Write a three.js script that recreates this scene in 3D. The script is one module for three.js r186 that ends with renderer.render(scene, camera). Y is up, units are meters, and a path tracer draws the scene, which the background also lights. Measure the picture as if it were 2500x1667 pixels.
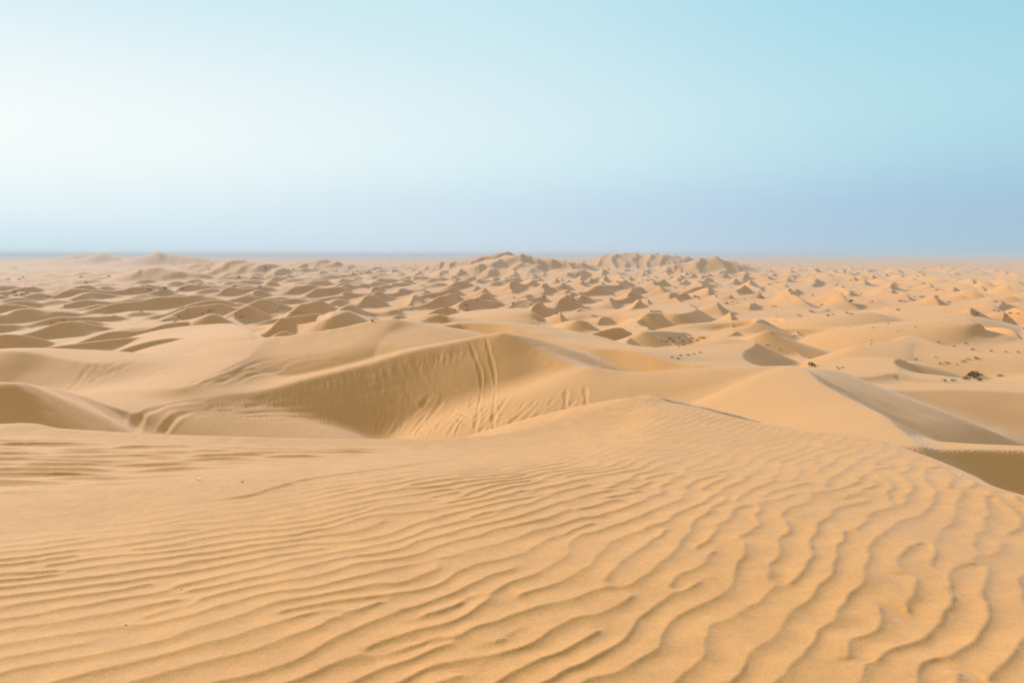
import * as THREE from 'three';

// ---------------------------------------------------------------- camera, sky, sun, exposure
const EYE = 22;                                   // eye height above the far plain, metres
const VFOV = 50, PITCH = THREE.MathUtils.degToRad(6.78);
const scene = new THREE.Scene();
const camera = new THREE.PerspectiveCamera(VFOV, 1024 / 682, 0.05, 20000);
camera.position.set(0, EYE, 0);
camera.lookAt(0, EYE - Math.sin(PITCH), -Math.cos(PITCH));
scene.add(camera);

const SUN_AZ = THREE.MathUtils.degToRad(-47), SUN_EL = THREE.MathUtils.degToRad(25);   // azimuth from straight ahead, + to the right
const sunDir = new THREE.Vector3(Math.sin(SUN_AZ) * Math.cos(SUN_EL), Math.sin(SUN_EL), -Math.cos(SUN_AZ) * Math.cos(SUN_EL));

const renderer = new THREE.WebGLRenderer({ antialias: true });
renderer.toneMapping = THREE.LinearToneMapping;
renderer.toneMappingExposure = 1;
renderer.shadowMap.enabled = true;

function makeSky() {
  // hazy desert sky: colours by angle round from the sun (columns) and height above the horizon (rows), linear
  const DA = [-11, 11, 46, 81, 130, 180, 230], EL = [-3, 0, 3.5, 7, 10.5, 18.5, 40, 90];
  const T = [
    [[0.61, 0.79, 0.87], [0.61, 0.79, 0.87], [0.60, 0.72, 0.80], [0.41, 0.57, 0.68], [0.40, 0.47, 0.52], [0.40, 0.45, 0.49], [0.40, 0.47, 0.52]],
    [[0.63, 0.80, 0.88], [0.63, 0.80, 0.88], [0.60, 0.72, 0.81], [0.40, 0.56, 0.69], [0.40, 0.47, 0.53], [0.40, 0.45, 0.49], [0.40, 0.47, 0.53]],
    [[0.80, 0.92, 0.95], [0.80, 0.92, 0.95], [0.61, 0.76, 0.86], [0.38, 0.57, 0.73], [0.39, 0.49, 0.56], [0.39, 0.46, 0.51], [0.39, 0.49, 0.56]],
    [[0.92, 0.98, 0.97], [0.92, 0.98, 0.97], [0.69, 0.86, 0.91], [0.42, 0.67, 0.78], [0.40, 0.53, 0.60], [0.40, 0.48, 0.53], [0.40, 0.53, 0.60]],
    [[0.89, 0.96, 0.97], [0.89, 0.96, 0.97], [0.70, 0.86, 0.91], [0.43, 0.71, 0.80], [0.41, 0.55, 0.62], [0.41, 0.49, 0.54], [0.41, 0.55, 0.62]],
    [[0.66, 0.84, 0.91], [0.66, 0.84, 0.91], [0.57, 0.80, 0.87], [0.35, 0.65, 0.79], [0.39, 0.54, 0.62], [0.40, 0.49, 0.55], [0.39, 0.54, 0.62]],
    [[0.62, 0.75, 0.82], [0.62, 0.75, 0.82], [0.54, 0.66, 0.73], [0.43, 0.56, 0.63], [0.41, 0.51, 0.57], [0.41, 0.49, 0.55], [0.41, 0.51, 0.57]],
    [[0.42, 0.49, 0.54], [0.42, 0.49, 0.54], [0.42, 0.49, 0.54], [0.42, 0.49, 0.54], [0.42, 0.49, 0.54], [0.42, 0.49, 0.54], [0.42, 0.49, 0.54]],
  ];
  const W = 720, H = 720, data = new Float32Array(W * H * 4);
  const sp = (X, x, get) => {                                     // smooth curve through the rows or columns
    let i = 0; while (i < X.length - 2 && x > X[i + 1]) i++;
    const t = Math.min(1, Math.max(0, (x - X[i]) / (X[i + 1] - X[i]))), a = get(i), b = get(i + 1), p = get(Math.max(0, i - 1)), q = get(Math.min(X.length - 1, i + 2)), h = X[i + 1] - X[i];
    const ma = (b - p) / (X[i + 1] - X[Math.max(0, i - 1)]) * h, mb = (q - a) / (X[Math.min(X.length - 1, i + 2)] - X[i]) * h, t2 = t * t, t3 = t2 * t;
    return a * (2 * t3 - 3 * t2 + 1) + ma * (t3 - 2 * t2 + t) + b * (3 * t2 - 2 * t3) + mb * (t3 - t2);
  };
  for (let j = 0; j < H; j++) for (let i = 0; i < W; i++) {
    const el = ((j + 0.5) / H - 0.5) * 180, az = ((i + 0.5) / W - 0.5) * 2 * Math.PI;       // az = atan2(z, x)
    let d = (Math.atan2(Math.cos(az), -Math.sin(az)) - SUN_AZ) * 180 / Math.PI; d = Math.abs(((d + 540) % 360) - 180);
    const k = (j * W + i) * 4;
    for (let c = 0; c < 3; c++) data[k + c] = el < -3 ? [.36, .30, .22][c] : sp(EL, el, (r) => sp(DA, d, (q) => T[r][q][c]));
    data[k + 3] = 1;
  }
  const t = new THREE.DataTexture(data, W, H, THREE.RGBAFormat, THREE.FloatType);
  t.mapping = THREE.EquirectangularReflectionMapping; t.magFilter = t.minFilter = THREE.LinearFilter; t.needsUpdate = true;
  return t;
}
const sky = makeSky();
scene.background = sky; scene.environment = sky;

const sun = new THREE.DirectionalLight(new THREE.Color(1, 0.95, 0.92), 4.1);
sun.position.copy(sunDir).multiplyScalar(300).add(new THREE.Vector3(0, 0, -80));
sun.target.position.set(0, 8, -80); sun.castShadow = true; sun.shadow.radius = 12;
Object.assign(sun.shadow.camera, { left: -220, right: 220, top: 220, bottom: -220, near: 1, far: 900 });
sun.shadow.mapSize.set(4096, 4096);
scene.add(sun, sun.target);
scene.fog = new THREE.FogExp2(new THREE.Color(0.96, 0.975, 1.0), 0.00026);

// ---------------------------------------------------------------- small helpers
function mulberry(a) { return () => { a |= 0; a = a + 0x6D2B79F5 | 0; let t = Math.imul(a ^ a >>> 15, 1 | a); t = t + Math.imul(t ^ t >>> 7, 61 | t) ^ t; return ((t ^ t >>> 14) >>> 0) / 4294967296; }; }
const clamp = (x, a, b) => x < a ? a : x > b ? b : x;
const sstep = (a, b, x) => { const t = clamp((x - a) / (b - a), 0, 1); return t * t * (3 - 2 * t); };
const smax = (a, b, k) => { const h = Math.max(k - Math.abs(a - b), 0) / k; return Math.max(a, b) + h * h * k * 0.25; };
const TAU = Math.PI * 2;
const PX = 2500, PY = 1667, F = PY / 2 / Math.tan(THREE.MathUtils.degToRad(VFOV / 2)), CP = Math.cos(PITCH), SP = Math.sin(PITCH);
// a direction of view as (x per metre ahead, y per metre ahead) over the ground
function ray(px, py) { const u = (px - PX / 2) / F, v = -(py - PY / 2) / F; const dz = CP - v * SP; return [u / dz, (-SP + v * CP) / dz]; }
// survey point: sight line and distance ahead -> [x, D, y], D metres ahead of the lookout, y height
function P(px, py, D) { const [a, b] = ray(px, py); return [a * D, D, EYE + b * D]; }

// value noise with smooth interpolation, and band limited fields of random waves
const perm = (() => { const r = mulberry(11), p = new Float32Array(65536); for (let i = 0; i < 65536; i++) p[i] = r() * 2 - 1; return p; })();
function vnoise(x, y) {
  const xi = Math.floor(x), yi = Math.floor(y); let fx = x - xi, fy = y - yi; fx = fx * fx * (3 - 2 * fx); fy = fy * fy * (3 - 2 * fy);
  const h = (a, b) => perm[(Math.imul(a, 73856093) ^ Math.imul(b, 19349663)) >>> 3 & 65535];
  const a = h(xi, yi), b = h(xi + 1, yi), c = h(xi, yi + 1), d = h(xi + 1, yi + 1);
  return a + (b - a) * fx + (c - a) * fy + (a - b - c + d) * fx * fy;
}
const fbm = (x, y, n = 4) => { let s = 0, a = 0.5; for (let i = 0; i < n; i++) { s += a * vnoise(x, y); x = x * 2.03 + 17.1; y = y * 2.03 - 9.7; a *= 0.5; } return s; };
function waves(seed, n, l0, l1, dir, spread) {
  const r = mulberry(seed), w = new Float64Array(n * 4);
  for (let i = 0; i < n; i++) {
    const g = (r() + r() + r()) / 1.5 - 1, l = l0 + (l1 - l0) * r(), a = dir + g * spread, k = TAU / l;
    w[i * 4] = k * Math.cos(a); w[i * 4 + 1] = k * Math.sin(a); w[i * 4 + 2] = r() * TAU; w[i * 4 + 3] = 1 / Math.sqrt(n);
  }
  return w;
}
let FR = 0, FI = 0;
function field(w, x, y) { FR = FI = 0; for (let i = 0; i < w.length; i += 4) { const p = w[i] * x + w[i + 1] * y + w[i + 2]; FR += Math.cos(p) * w[i + 3]; FI += Math.sin(p) * w[i + 3]; } }
// dune and ripple section: t = 0 at the brink, steep lee up to t = lee, long stoss back up to t = 1
function section(t, lee) {
  if (t < lee) { const s = t / lee; return 1 - s * (1.55 - 0.55 * s); }
  const s = (t - lee) / (1 - lee); return s * s * (1.7 - 0.7 * s);
}

// ---------------------------------------------------------------- the lie of the land
function plain(D) { return EYE + (D < 80 ? -16 : D < 230 ? -16 - 6 * sstep(60, 230, D) : -22); }
// brink point on the plain: sight line and height of the brink above the plain
function Q(px, py, h) { let D = 200; for (let i = 0; i < 40; i++) { const y = plain(D) + h; const b = ray(px, py)[1]; D = 0.5 * D + 0.5 * clamp((y - EYE) / b, 60, 2500); } return P(px, py, D); }

function resample(pts, step) {                    // centripetal-ish curve through the survey points
  const c = new THREE.CatmullRomCurve3(pts.map((p) => new THREE.Vector3(p[0], p[2], p[1])), false, 'centripetal');
  const n = Math.max(6, Math.ceil(c.getLength() / step)), out = [];
  for (let i = 0; i <= n; i++) { const v = c.getPoint(i / n); out.push([v.x, v.z, v.y]); }
  return out;
}
const dunes = [];
// lee side on the right hand when walking along the brink
function dune(pts, o = {}) {
  const d = { lee: 0.56, wind: 0.2, flat: 6, reach: 30, k: 0.8, step: 1.2, owner: 0, ...o };
  const p = resample(pts, d.step); d.n = p.length; d.x = Float64Array.from(p, (q) => q[0]); d.D = Float64Array.from(p, (q) => q[1]); d.y = Float64Array.from(p, (q) => q[2]);
  const m = d.reach; d.x0 = Math.min(...d.x) - m; d.x1 = Math.max(...d.x) + m; d.D0 = Math.min(...d.D) - m; d.D1 = Math.max(...d.D) + m; d.top = Math.max(...d.y);
  dunes.push(d); return d;
}
let ND = 0, NY = 0, NS = 0, NT = 0, NU = 0;                 // nearest: distance, brink height, side (-1..1, +1 lee), parameter along
function nearest(d, x, D) {
  let best = 1e18, bi = 0, bt = 0;
  for (let i = 0; i < d.n - 1; i++) {
    const ax = d.x[i], aD = d.D[i], ex = d.x[i + 1] - ax, eD = d.D[i + 1] - aD, px = x - ax, pD = D - aD;
    const t = clamp((px * ex + pD * eD) / (ex * ex + eD * eD), 0, 1), qx = px - t * ex, qD = pD - t * eD, q = qx * qx + qD * qD;
    if (q < best) { best = q; bi = i; bt = t; }
  }
  const tau = 0.14 * Math.sqrt(best) + 0.02, lim = Math.sqrt(best) + 4 * tau; let sw = 0, sy = 0, sn = 0, vx = 0, vD = 0;       // brink height, blended where two stretches are equally near
  for (let i = 0; i < d.n - 1; i++) {
    const ax = d.x[i], aD = d.D[i], gx = d.x[i + 1] - ax, gD = d.D[i + 1] - aD, qx0 = x - ax, qD0 = D - aD;
    const t = clamp((qx0 * gx + qD0 * gD) / (gx * gx + gD * gD), 0, 1), qx = qx0 - t * gx, qD = qD0 - t * gD, q = qx * qx + qD * qD;
    if (q < lim * lim) { const w = Math.exp((Math.sqrt(best) - Math.sqrt(q)) / tau); sw += w; sy += w * (d.y[i] + (d.y[i + 1] - d.y[i]) * t); vx += w * qx; vD += w * qD; sn += w * clamp((qx * gD - qD * gx) / (Math.sqrt(q * (gx * gx + gD * gD)) + 1e-9), -1, 1); }
  }
  ND = Math.sqrt(best); NT = (bi + bt) / (d.n - 1); NY = sy / sw; NU = ND > 1e-6 ? clamp((-0.8 * vx + 0.6 * vD) / (sw * ND), -1, 1) : 0;
  NS = clamp(sn / sw * 1.05, -1, 1);                  // +1 on the right hand
}
function duneHeight(d, x, D) {
  nearest(d, x, D);
  const rho = d.tail ? 0.6 : d.owner < 0 ? 0.06 : 0.11; ND = Math.sqrt(ND * ND + rho * rho) - rho;
  const L = d.leeL || 1e9, nl = Math.min(ND, L), lee = d.lee * (nl - nl * nl / (2 * L)), w = d.tail ? d.wind * (1.35 - 0.75 * NU) : d.wind, wind = w * ND * ND / (ND + d.flat) + (d.w0 || 0) * ND, t = d.tail ? sstep(-0.15, 0.9, NS) : 0.5 + 0.5 * NS;
  const f = Math.max(0, ND - 0.3 * d.reach); return NY - (lee * t + wind * (1 - t)) - f * f * 22 / (d.reach * d.reach);
}

// --- the large dunes round the hollow in the middle distance (brinks surveyed left to right or near to far)
const OWN = [null];
const own = (label) => OWN.push({ label }) - 1;
const oBowl = own('large pale dune whose scarred orange slip face curves round the central hollow');
dune([P(400, 1000, 50), P(488, 985, 53), P(535, 976, 55), P(593, 967, 57), P(665, 949, 59.5), P(741, 928, 62), P(800, 913, 63.5), P(907, 886, 66), P(1014, 855, 68), P(1133, 831, 69.5), P(1183, 820, 70), P(1221, 815, 70), P(1250, 819, 69.8)], { owner: oBowl, wind: 0.34, flat: 5, reach: 40, k: 0.3, lee: 0.485, leeL: 70 });
dune([P(694, 821, 78), P(831, 801, 79), P(953, 778, 81), P(1000, 785, 81), P(1040, 796, 79.5)], { owner: oBowl, wind: 0.3, lee: 0.17, flat: 4, reach: 23.5, k: 0.25 });
dune([P(1228, 816, 70), P(1280, 838, 68.6), P(1340, 868, 66), P(1400, 896, 63), P(1450, 909, 61)], { owner: oBowl, wind: 0.4, lee: 0.5, leeL: 60, flat: 2, reach: 30, k: 0.5 });
const oLeft = own('pale dune spur with a small dark slip face above the left valley');
dune([P(430, 952, 54), P(470, 940, 56), P(520, 915, 60), P(589, 879, 67), P(636, 852, 74), P(694, 833, 80), P(741, 848, 80), P(790, 862, 78)], { owner: oLeft, wind: 0.17, flat: 10, reach: 34, lee: 0.42, k: 1.0 });
const oDark = own('dark lee slope at the left edge with a brink running down to the hollow');
dune([[-34, 30, EYE - 6.2], P(0, 938, 37), P(72, 945, 39.5), P(137, 958, 42), P(190, 975, 43.5), P(250, 998, 45), P(300, 1016, 46)], { owner: oDark, wind: 0.16, flat: 12, reach: 30, lee: 0.56, leeL: 17, k: 0.5 });
const oEdge = own('rounded rippled dune cut by the left edge beyond the footprints');
dune([[-54, 66, EYE - 9], P(0, 856, 64), P(50, 858, 64), P(120, 870, 64), P(200, 886, 63)], { owner: oEdge, wind: 0.18, flat: 8, reach: 26, lee: 0.34 });
const oRight = own('broad tan dune right of the hollow with fine ripples and a curving brink');
dune([P(2282, 1111, 29.5), P(2257, 1087, 31.5), P(2214, 1056, 34.5), P(2177, 1027, 37.5), P(2112, 993, 42), P(2047, 960, 46.5), P(2008, 937, 50), P(1977, 910, 54.5), P(1961, 899, 57), P(1939, 895, 58.5), P(1852, 896, 59), P(1748, 901, 59), P(1650, 906, 59.5), P(1540, 908, 60), P(1440, 910, 61)], { owner: oRight, wind: 0.29, w0: 0.02, flat: 10, reach: 40, k: 1.4, lee: 0.5 });
const oHollow = own('smooth orange slope falling from the tan dune brink to the right edge');
dune([P(1985, 908, 60), P(2033, 906, 63), P(2076, 915, 65), P(2105, 933, 67), P(2156, 948, 70), P(2199, 957, 72), P(2373, 957, 73), P(2500, 962, 73), [62, 72, EYE - 14]], { owner: oHollow, wind: 0.08, flat: 6, reach: 30, lee: 0.26, k: 1.0 });
const oNear = own('near dark slip face below the tan dune at the right edge');
dune([P(2225, 1112, 29.2), P(2300, 1114, 30), P(2400, 1115, 30.5), P(2500, 1116, 31), [30, 31, EYE - 8.9]], { owner: oNear, wind: 0.2, w0: 0.1, flat: 5, reach: 24, lee: 0.62, k: 0.4 });
const oBand = own('dune behind the hollow with a long dark band under its brink');
dune([P(1040, 803, 88), P(1060, 799, 90), P(1129, 787, 93), P(1183, 786, 92), P(1232, 791, 90), P(1267, 804, 87), P(1298, 812, 85), P(1336, 827, 82), P(1366, 835, 80), P(1450, 850, 76), P(1508, 852, 74.5), P(1546, 858, 73), P(1596, 873, 70.5), P(1642, 888, 68.5), P(1700, 897, 67)], { owner: oBand, wind: 0.16, flat: 9, reach: 26, lee: 0.58, k: 0.8 });
dune([P(1019, 787, 97), P(1039, 777, 100), P(1073, 765, 102), P(1093, 775, 102), P(1120, 786, 101)], { owner: oBand, wind: 0.14, flat: 8, reach: 26, lee: 0.5 });
const oPeak = own('small bright dune with a dark slip face in front of the scattered shrubs');
dune([P(2191, 916, 82), P(2201, 905, 85), P(2187, 884, 91), P(2199, 876, 93), P(2230, 889, 93)], { owner: oPeak, wind: 0.15, flat: 7, reach: 26, lee: 0.5, k: 0.6 });
dune([P(2070, 928, 77), P(2091, 925, 78), P(2149, 922, 79), P(2191, 914, 81), P(2230, 924, 80), P(2300, 935, 79)], { owner: oPeak, wind: 0.12, flat: 7, reach: 22, lee: 0.4, k: 0.6 });
const oScar = own('dune with curved wheel scars round its dark scalloped lee face');
dune([P(1854, 897, 84), P(1823, 881, 88), P(1812, 866, 92), P(1818, 856, 96), P(1839, 843, 102), P(1839, 834, 106), P(1787, 826, 108)], { owner: oScar, wind: 0.11, flat: 9, reach: 32, lee: 0.5, k: 0.7 });
const oFarRight = own('long pale ridge with a pointed crest before the right edge');
dune([P(2600, 868, 108), P(2500, 866, 108), P(2355, 857, 112), P(2289, 839, 117), P(2220, 817, 124), P(2206, 824, 122), P(2153, 835, 119), P(2090, 842, 117)], { owner: oFarRight, wind: 0.16, flat: 8, reach: 34, lee: 0.5, k: 1.0 });

dune([P(1592, 974, 12.4), P(1612, 975, 13), P(1650, 982, 14.2), P(1722, 998, 16), P(1790, 1014, 17.5), P(1850, 1031, 18.6), P(1916, 1052, 19.6), P(1980, 1074, 20.4)], { owner: -1, wind: 0.3, w0: 0.1, flat: 3, reach: 14, lee: 0.6, k: 0.3, step: 0.5 });

// --- brinks of the dunes beyond, each with its height above the plain
const far = (list, o) => dune(list.map(([a, b, h]) => Q(a, b, h * 0.85)), { wind: 0.15, flat: 3, reach: 48, lee: 0.58, k: 0.5, step: 2, tail: 1, ...o });
const farList = [
  [[455, 795, 1], [489, 776, 3.6], [523, 765, 5], [545, 770, 3.6], [565, 777, 1.4]],
  [[606, 838, 2.4], [609, 822, 3.4], [598, 803, 4], [575, 790, 4]],
  [[690, 797, 1], [760, 786, 3], [809, 773, 5], [848, 757, 6.6], [866, 762, 5], [900, 772, 2]],
  [[1316, 785, 1.2], [1300, 770, 3.4], [1288, 754, 5], [1270, 751, 4]],
  [[1550, 776, 1.6], [1560, 771, 3], [1575, 763, 4.4], [1610, 762, 4], [1650, 764, 4], [1687, 756, 4], [1684, 746, 4], [1664, 740, 3.6]],
  [[1314, 800, 1], [1364, 787, 3], [1411, 779, 4.6], [1439, 796, 1]],
  [[1555, 812, 2], [1570, 808, 3.6], [1610, 806, 3], [1660, 810, 1.4]],
  [[1800, 828, 1], [1838, 818, 3], [1868, 806, 4.6], [1895, 818, 1.6]],
  [[1832, 800, 1.6], [1838, 786, 4], [1850, 777, 4.6], [1870, 788, 1.6]],
  [[2048, 808, 1.6], [2056, 800, 3.4], [2066, 795, 4.2], [2100, 798, 2.6], [2135, 806, 1]],
  [[2570, 850, 2], [2497, 829, 3], [2457, 816, 4], [2400, 802, 5], [2366, 781, 7], [2340, 788, 5.4], [2300, 797, 3.6]],
  [[2190, 788, 1.4], [2147, 775, 4], [2124, 760, 6.4], [2090, 767, 4.6], [2040, 772, 2.6]],
  [[2368, 784, 1.4], [2367, 770, 4], [2361, 754, 6], [2330, 744, 5]],
];
for (const l of farList) far(l);
// far ridges that stand up to the horizon
const ridge = (list, D, o) => dune(list.map(([a, b, dd = 0]) => P(a, b, D + dd)), { wind: 0.17, flat: 16, reach: 150, lee: 0.4, k: 3, step: 6, ridge: 1, ...o });
ridge([[1195, 640, -30], [1220, 632], [1255, 621, 20], [1263, 619, 30], [1272, 622, 30], [1320, 630, 30], [1380, 634, 40]], 780, { lee: 0.36 });
ridge([[1282, 674], [1286, 662, 20], [1296, 645, 60], [1287, 637, 90]], 690, { lee: 0.45, reach: 90 });
ridge([[1391, 676], [1389, 664, 20], [1396, 653, 60], [1405, 650, 80]], 690, { lee: 0.45, reach: 80 });
ridge([[1507, 676], [1507, 669, 20], [1500, 658, 50], [1489, 651, 70]], 700, { lee: 0.4, reach: 80 });
ridge([[1150, 632], [1190, 622, 20], [1240, 614, 50], [1260, 618, 60], [1300, 624, 60]], 1050, {});
ridge([[1440, 631], [1475, 619], [1500, 620], [1529, 614, 20], [1545, 618, 20], [1600, 619], [1640, 623], [1700, 630]], 1250, { lee: 0.3 });
ridge([[1650, 640], [1728, 625], [1760, 633]], 900, { reach: 80 });
ridge([[180, 626], [215, 616], [245, 616], [260, 622, -10]], 1900, { lee: 0.26, wind: 0.2 });
ridge([[240, 628], [262, 619], [275, 613, 10], [300, 619, 20], [330, 627, 20]], 1650, { lee: 0.26, wind: 0.24 });
ridge([[350, 630], [385, 622], [410, 613, 10], [430, 618, 20], [462, 622, 20], [500, 624, 20], [530, 633, 30]], 1450, { lee: 0.24, wind: 0.22 });
ridge([[470, 652], [495, 645], [520, 648], [590, 640], [620, 642]], 800, { lee: 0.26 });
ridge([[740, 645], [790, 633, 20], [800, 634, 20], [850, 642, 20]], 980, { lee: 0.24 });
ridge([[364, 655], [378, 650], [392, 651], [420, 654]], 640, { lee: 0.4, reach: 60 });

// --- ground under the dunes: soft interpolation of levels
const level = [[-8, 47, -17], [0, 50, -18], [5, 51, -17.5], [-13, 43, -15.6], [-20, 43, -14.4], [-8, 36, -17], [0, 38, -17.5], [-30, 52, -12], [-22, 58, -11.6], [-40, 70, -12.5], [-30, 85, -13], [0, 88, -14], [22, 74, -14], [12, 72, -14.2],
  [11, 44, -15], [8, 34, -15], [32, 48, -18], [30, 56, -17], [45, 55, -18.5], [50, 88, -15.8], [42, 100, -16.2], [70, 80, -16], [30, 100, -14.5], [-60, 110, -16], [0, 115, -15], [55, 125, -16.5], [24, 22, -13], [0, 18, -11], [-18, 22, -11], [-40, 30, -12], [0, -20, -9], [40, 10, -13], [-40, -10, -10]];
function base(x, D) {
  let s = 0, w = 0;
  for (const [a, b, y] of level) { const q = (x - a) * (x - a) + (D - b) * (D - b) + 30; const k = 1 / (q * q); s += k * y; w += k; }
  let y = EYE + s / w;
  const r = Math.hypot(x, D), t = sstep(85, 150, r);
  if (t > 0) y += (plain(r) - y) * t;
  return y;
}
// --- the dune sea beyond: crossing trains of dunes with broken, sinuous brinks
const wA = waves(17, 30, 15, 33, -0.3, 0.95), wB = waves(9, 18, 7.5, 13, -0.3, 0.9), wC = waves(21, 10, 150, 420, 0.4, 3.2);
function sea(x, D) {
  const r = Math.hypot(x, D), m = sstep(80, 150, r); if (m <= 0) return 0;
  const big = 1.5;
  const wx = x + 5 * fbm(x / 23, D / 23, 2), wD = D + 5 * fbm(x / 23 + 50, D / 23, 2);
  field(wA, wx, wD); let A = big * 2.15 * Math.pow(Math.min(Math.hypot(FR, FI), 1.7), 1.05), t = Math.atan2(FI, FR) / TAU; if (t < 0) t += 1;
  let h = A * section(t, clamp(A / 13.5, 0.1, 0.42));
  field(wB, wx, wD); A = big * 0.6 * Math.min(Math.hypot(FR, FI), 1.7); t = Math.atan2(FI, FR) / TAU; if (t < 0) t += 1;
  h += A * section(t, clamp(A / 5.6, 0.13, 0.35)) * sstep(-0.35, 0.4, fbm(x / 90, D / 90, 2));
  field(wC, x, D); h += 1.5 * FR * sstep(200, 500, r);
  return (h - 1.5) * m;
}

// --- the rippled dune the lookout stands on
const rim = { step: 0.25 };
{
  const pts = [[-24, -14, EYE - 2.6], [-14, 1.5, EYE - 2.5], [-9.6, 6.8, EYE - 2.3], P(0, 1047, 9.6), P(90, 1060, 9.5), P(181, 1067, 9.5), P(361, 1078, 9.4), P(542, 1083, 9.4), P(687, 1088, 9.5), P(850, 1090, 9.6), P(980, 1090, 9.7), P(1106, 1085, 9.8), P(1206, 1078, 10), P(1259, 1068, 10.2), P(1336, 1049, 10.6), P(1412, 1026, 11), P(1489, 1001, 11.4), P(1550, 981, 11.7), P(1586, 972, 11.9), P(1604, 978, 11.7), P(1625, 988, 11.5), P(1700, 1003, 11), P(1780, 1025, 10.4), P(1867, 1045, 9.9), P(1920, 1054, 9.6), P(1990, 1068, 9.2), P(2100, 1078, 8.9), P(2160, 1090, 8.6), P(2234, 1114, 8.1), P(2300, 1138, 7.5), P(2398, 1181, 6.7), P(2500, 1228, 6.0), [5.6, 3.8, EYE - 2.0], [7, 0, EYE - 2.0], [11, -14, EYE - 2.3]];
  const p = resample(pts, rim.step); rim.n = p.length; rim.x = Float64Array.from(p, (q) => q[0]); rim.D = Float64Array.from(p, (q) => q[1]); rim.y = Float64Array.from(p, (q) => q[2]);
}
const lipPts = resample([[-9, 4.2, 0], P(0, 1268, 5.0), P(130, 1258, 5.1), P(260, 1240, 5.35), P(398, 1217, 5.7), P(506, 1206, 5.85), P(564, 1200, 5.95), P(632, 1186, 6.2), P(723, 1168, 6.6), P(850, 1150, 7.0), P(961, 1133, 7.4), P(1068, 1114, 8.0), P(1180, 1098, 8.6), P(1330, 1070, 9.6), P(1480, 1020, 10.8)], 0.2);
const lip = { n: lipPts.length, x: Float64Array.from(lipPts, (q) => q[0]), D: Float64Array.from(lipPts, (q) => q[1]), y: Float64Array.from(lipPts, (q) => q[2]) };

// ripples: a field of phases grown by repeated oriented filtering, so that crests run, fork and end as wind ripples do
const RP = { x0: -8.6, D0: 0.8, s: 0.022, nx: 780, nD: 530 };
const rippleDir = (x, D) => { const c = sstep(-4.5, 4.2, x - 0.12 * (D - 4)); return THREE.MathUtils.degToRad(26 + 32 * c + 13 * fbm(x / 1.1 + 3, D / 1.1, 2)); };   // heading of the crests from +x
const rippleLen = (x, D) => (0.178 + 0.014 * sstep(-1, 3, x) - 0.03 * sstep(6, 10, D)) * (1 + 0.2 * fbm(x / 1.0, D / 1.0 + 9, 2));
(() => {
  const { nx, nD, s, x0, D0 } = RP, N = nx * nD, r = mulberry(78); let re = new Float32Array(N), im = new Float32Array(N);
  for (let i = 0; i < N; i++) { const a = r() * TAU; re[i] = Math.cos(a); im[i] = Math.sin(a); }
  const nb = 14, banks = [];                                     // filter bank over headings and lengths
  const R = 10, M = 2 * R + 1;
  for (let a = 0; a < nb; a++) for (let l = 0; l < 4; l++) {
    const th = THREE.MathUtils.degToRad(12 + a * 5), L = 0.12 + l * 0.032, k = TAU / L, kr = new Float32Array(M * M), ki = new Float32Array(M * M);
    const nxv = Math.sin(th), nDv = -Math.cos(th);               // across the crests, towards the lee
    for (let j = -R; j <= R; j++) for (let i = -R; i <= R; i++) {
      const X = i * s, Y = j * s, u = X * nxv + Y * nDv, v = X * Math.cos(th) + Y * Math.sin(th);
      const g = Math.exp(-u * u / (2 * 0.07 * 0.07) - v * v / (2 * 0.085 * 0.085)), q = (j + R) * M + i + R;
      kr[q] = g * Math.cos(k * u); ki[q] = g * Math.sin(k * u);
    }
    banks.push([kr, ki]);
  }
  const which = new Uint8Array(N);
  for (let j = 0; j < nD; j++) for (let i = 0; i < nx; i++) {
    const x = x0 + i * s, D = D0 + j * s, a = clamp(Math.round((THREE.MathUtils.radToDeg(rippleDir(x, D)) - 12) / 5), 0, nb - 1), l = clamp(Math.round((rippleLen(x, D) - 0.12) / 0.032), 0, 3);
    which[j * nx + i] = a * 4 + l;
  }
  for (let it = 0; it < 4; it++) {
    const nr = new Float32Array(N), ni = new Float32Array(N);
    for (let j = 0; j < nD; j++) for (let i = 0; i < nx; i++) {
      const [kr, ki] = banks[which[j * nx + i]]; let sr = 0, si = 0;
      const j0 = Math.max(-R, -j), j1 = Math.min(R, nD - 1 - j), i0 = Math.max(-R, -i), i1 = Math.min(R, nx - 1 - i);
      for (let b = j0; b <= j1; b++) { let q = (b + R) * M + i0 + R, p = (j + b) * nx + i + i0; for (let a = i0; a <= i1; a++, q++, p++) { const c = kr[q], d = -ki[q], e = re[p], f = im[p]; sr += c * e - d * f; si += c * f + d * e; } }
      const m = Math.hypot(sr, si) + 1e-9, amp = it === 3 ? Math.min(1, m / 48) : 1; nr[j * nx + i] = sr / m * amp; ni[j * nx + i] = si / m * amp;
    }
    re = nr; im = ni;
  }
  RP.re = re; RP.im = im;
})();
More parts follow.
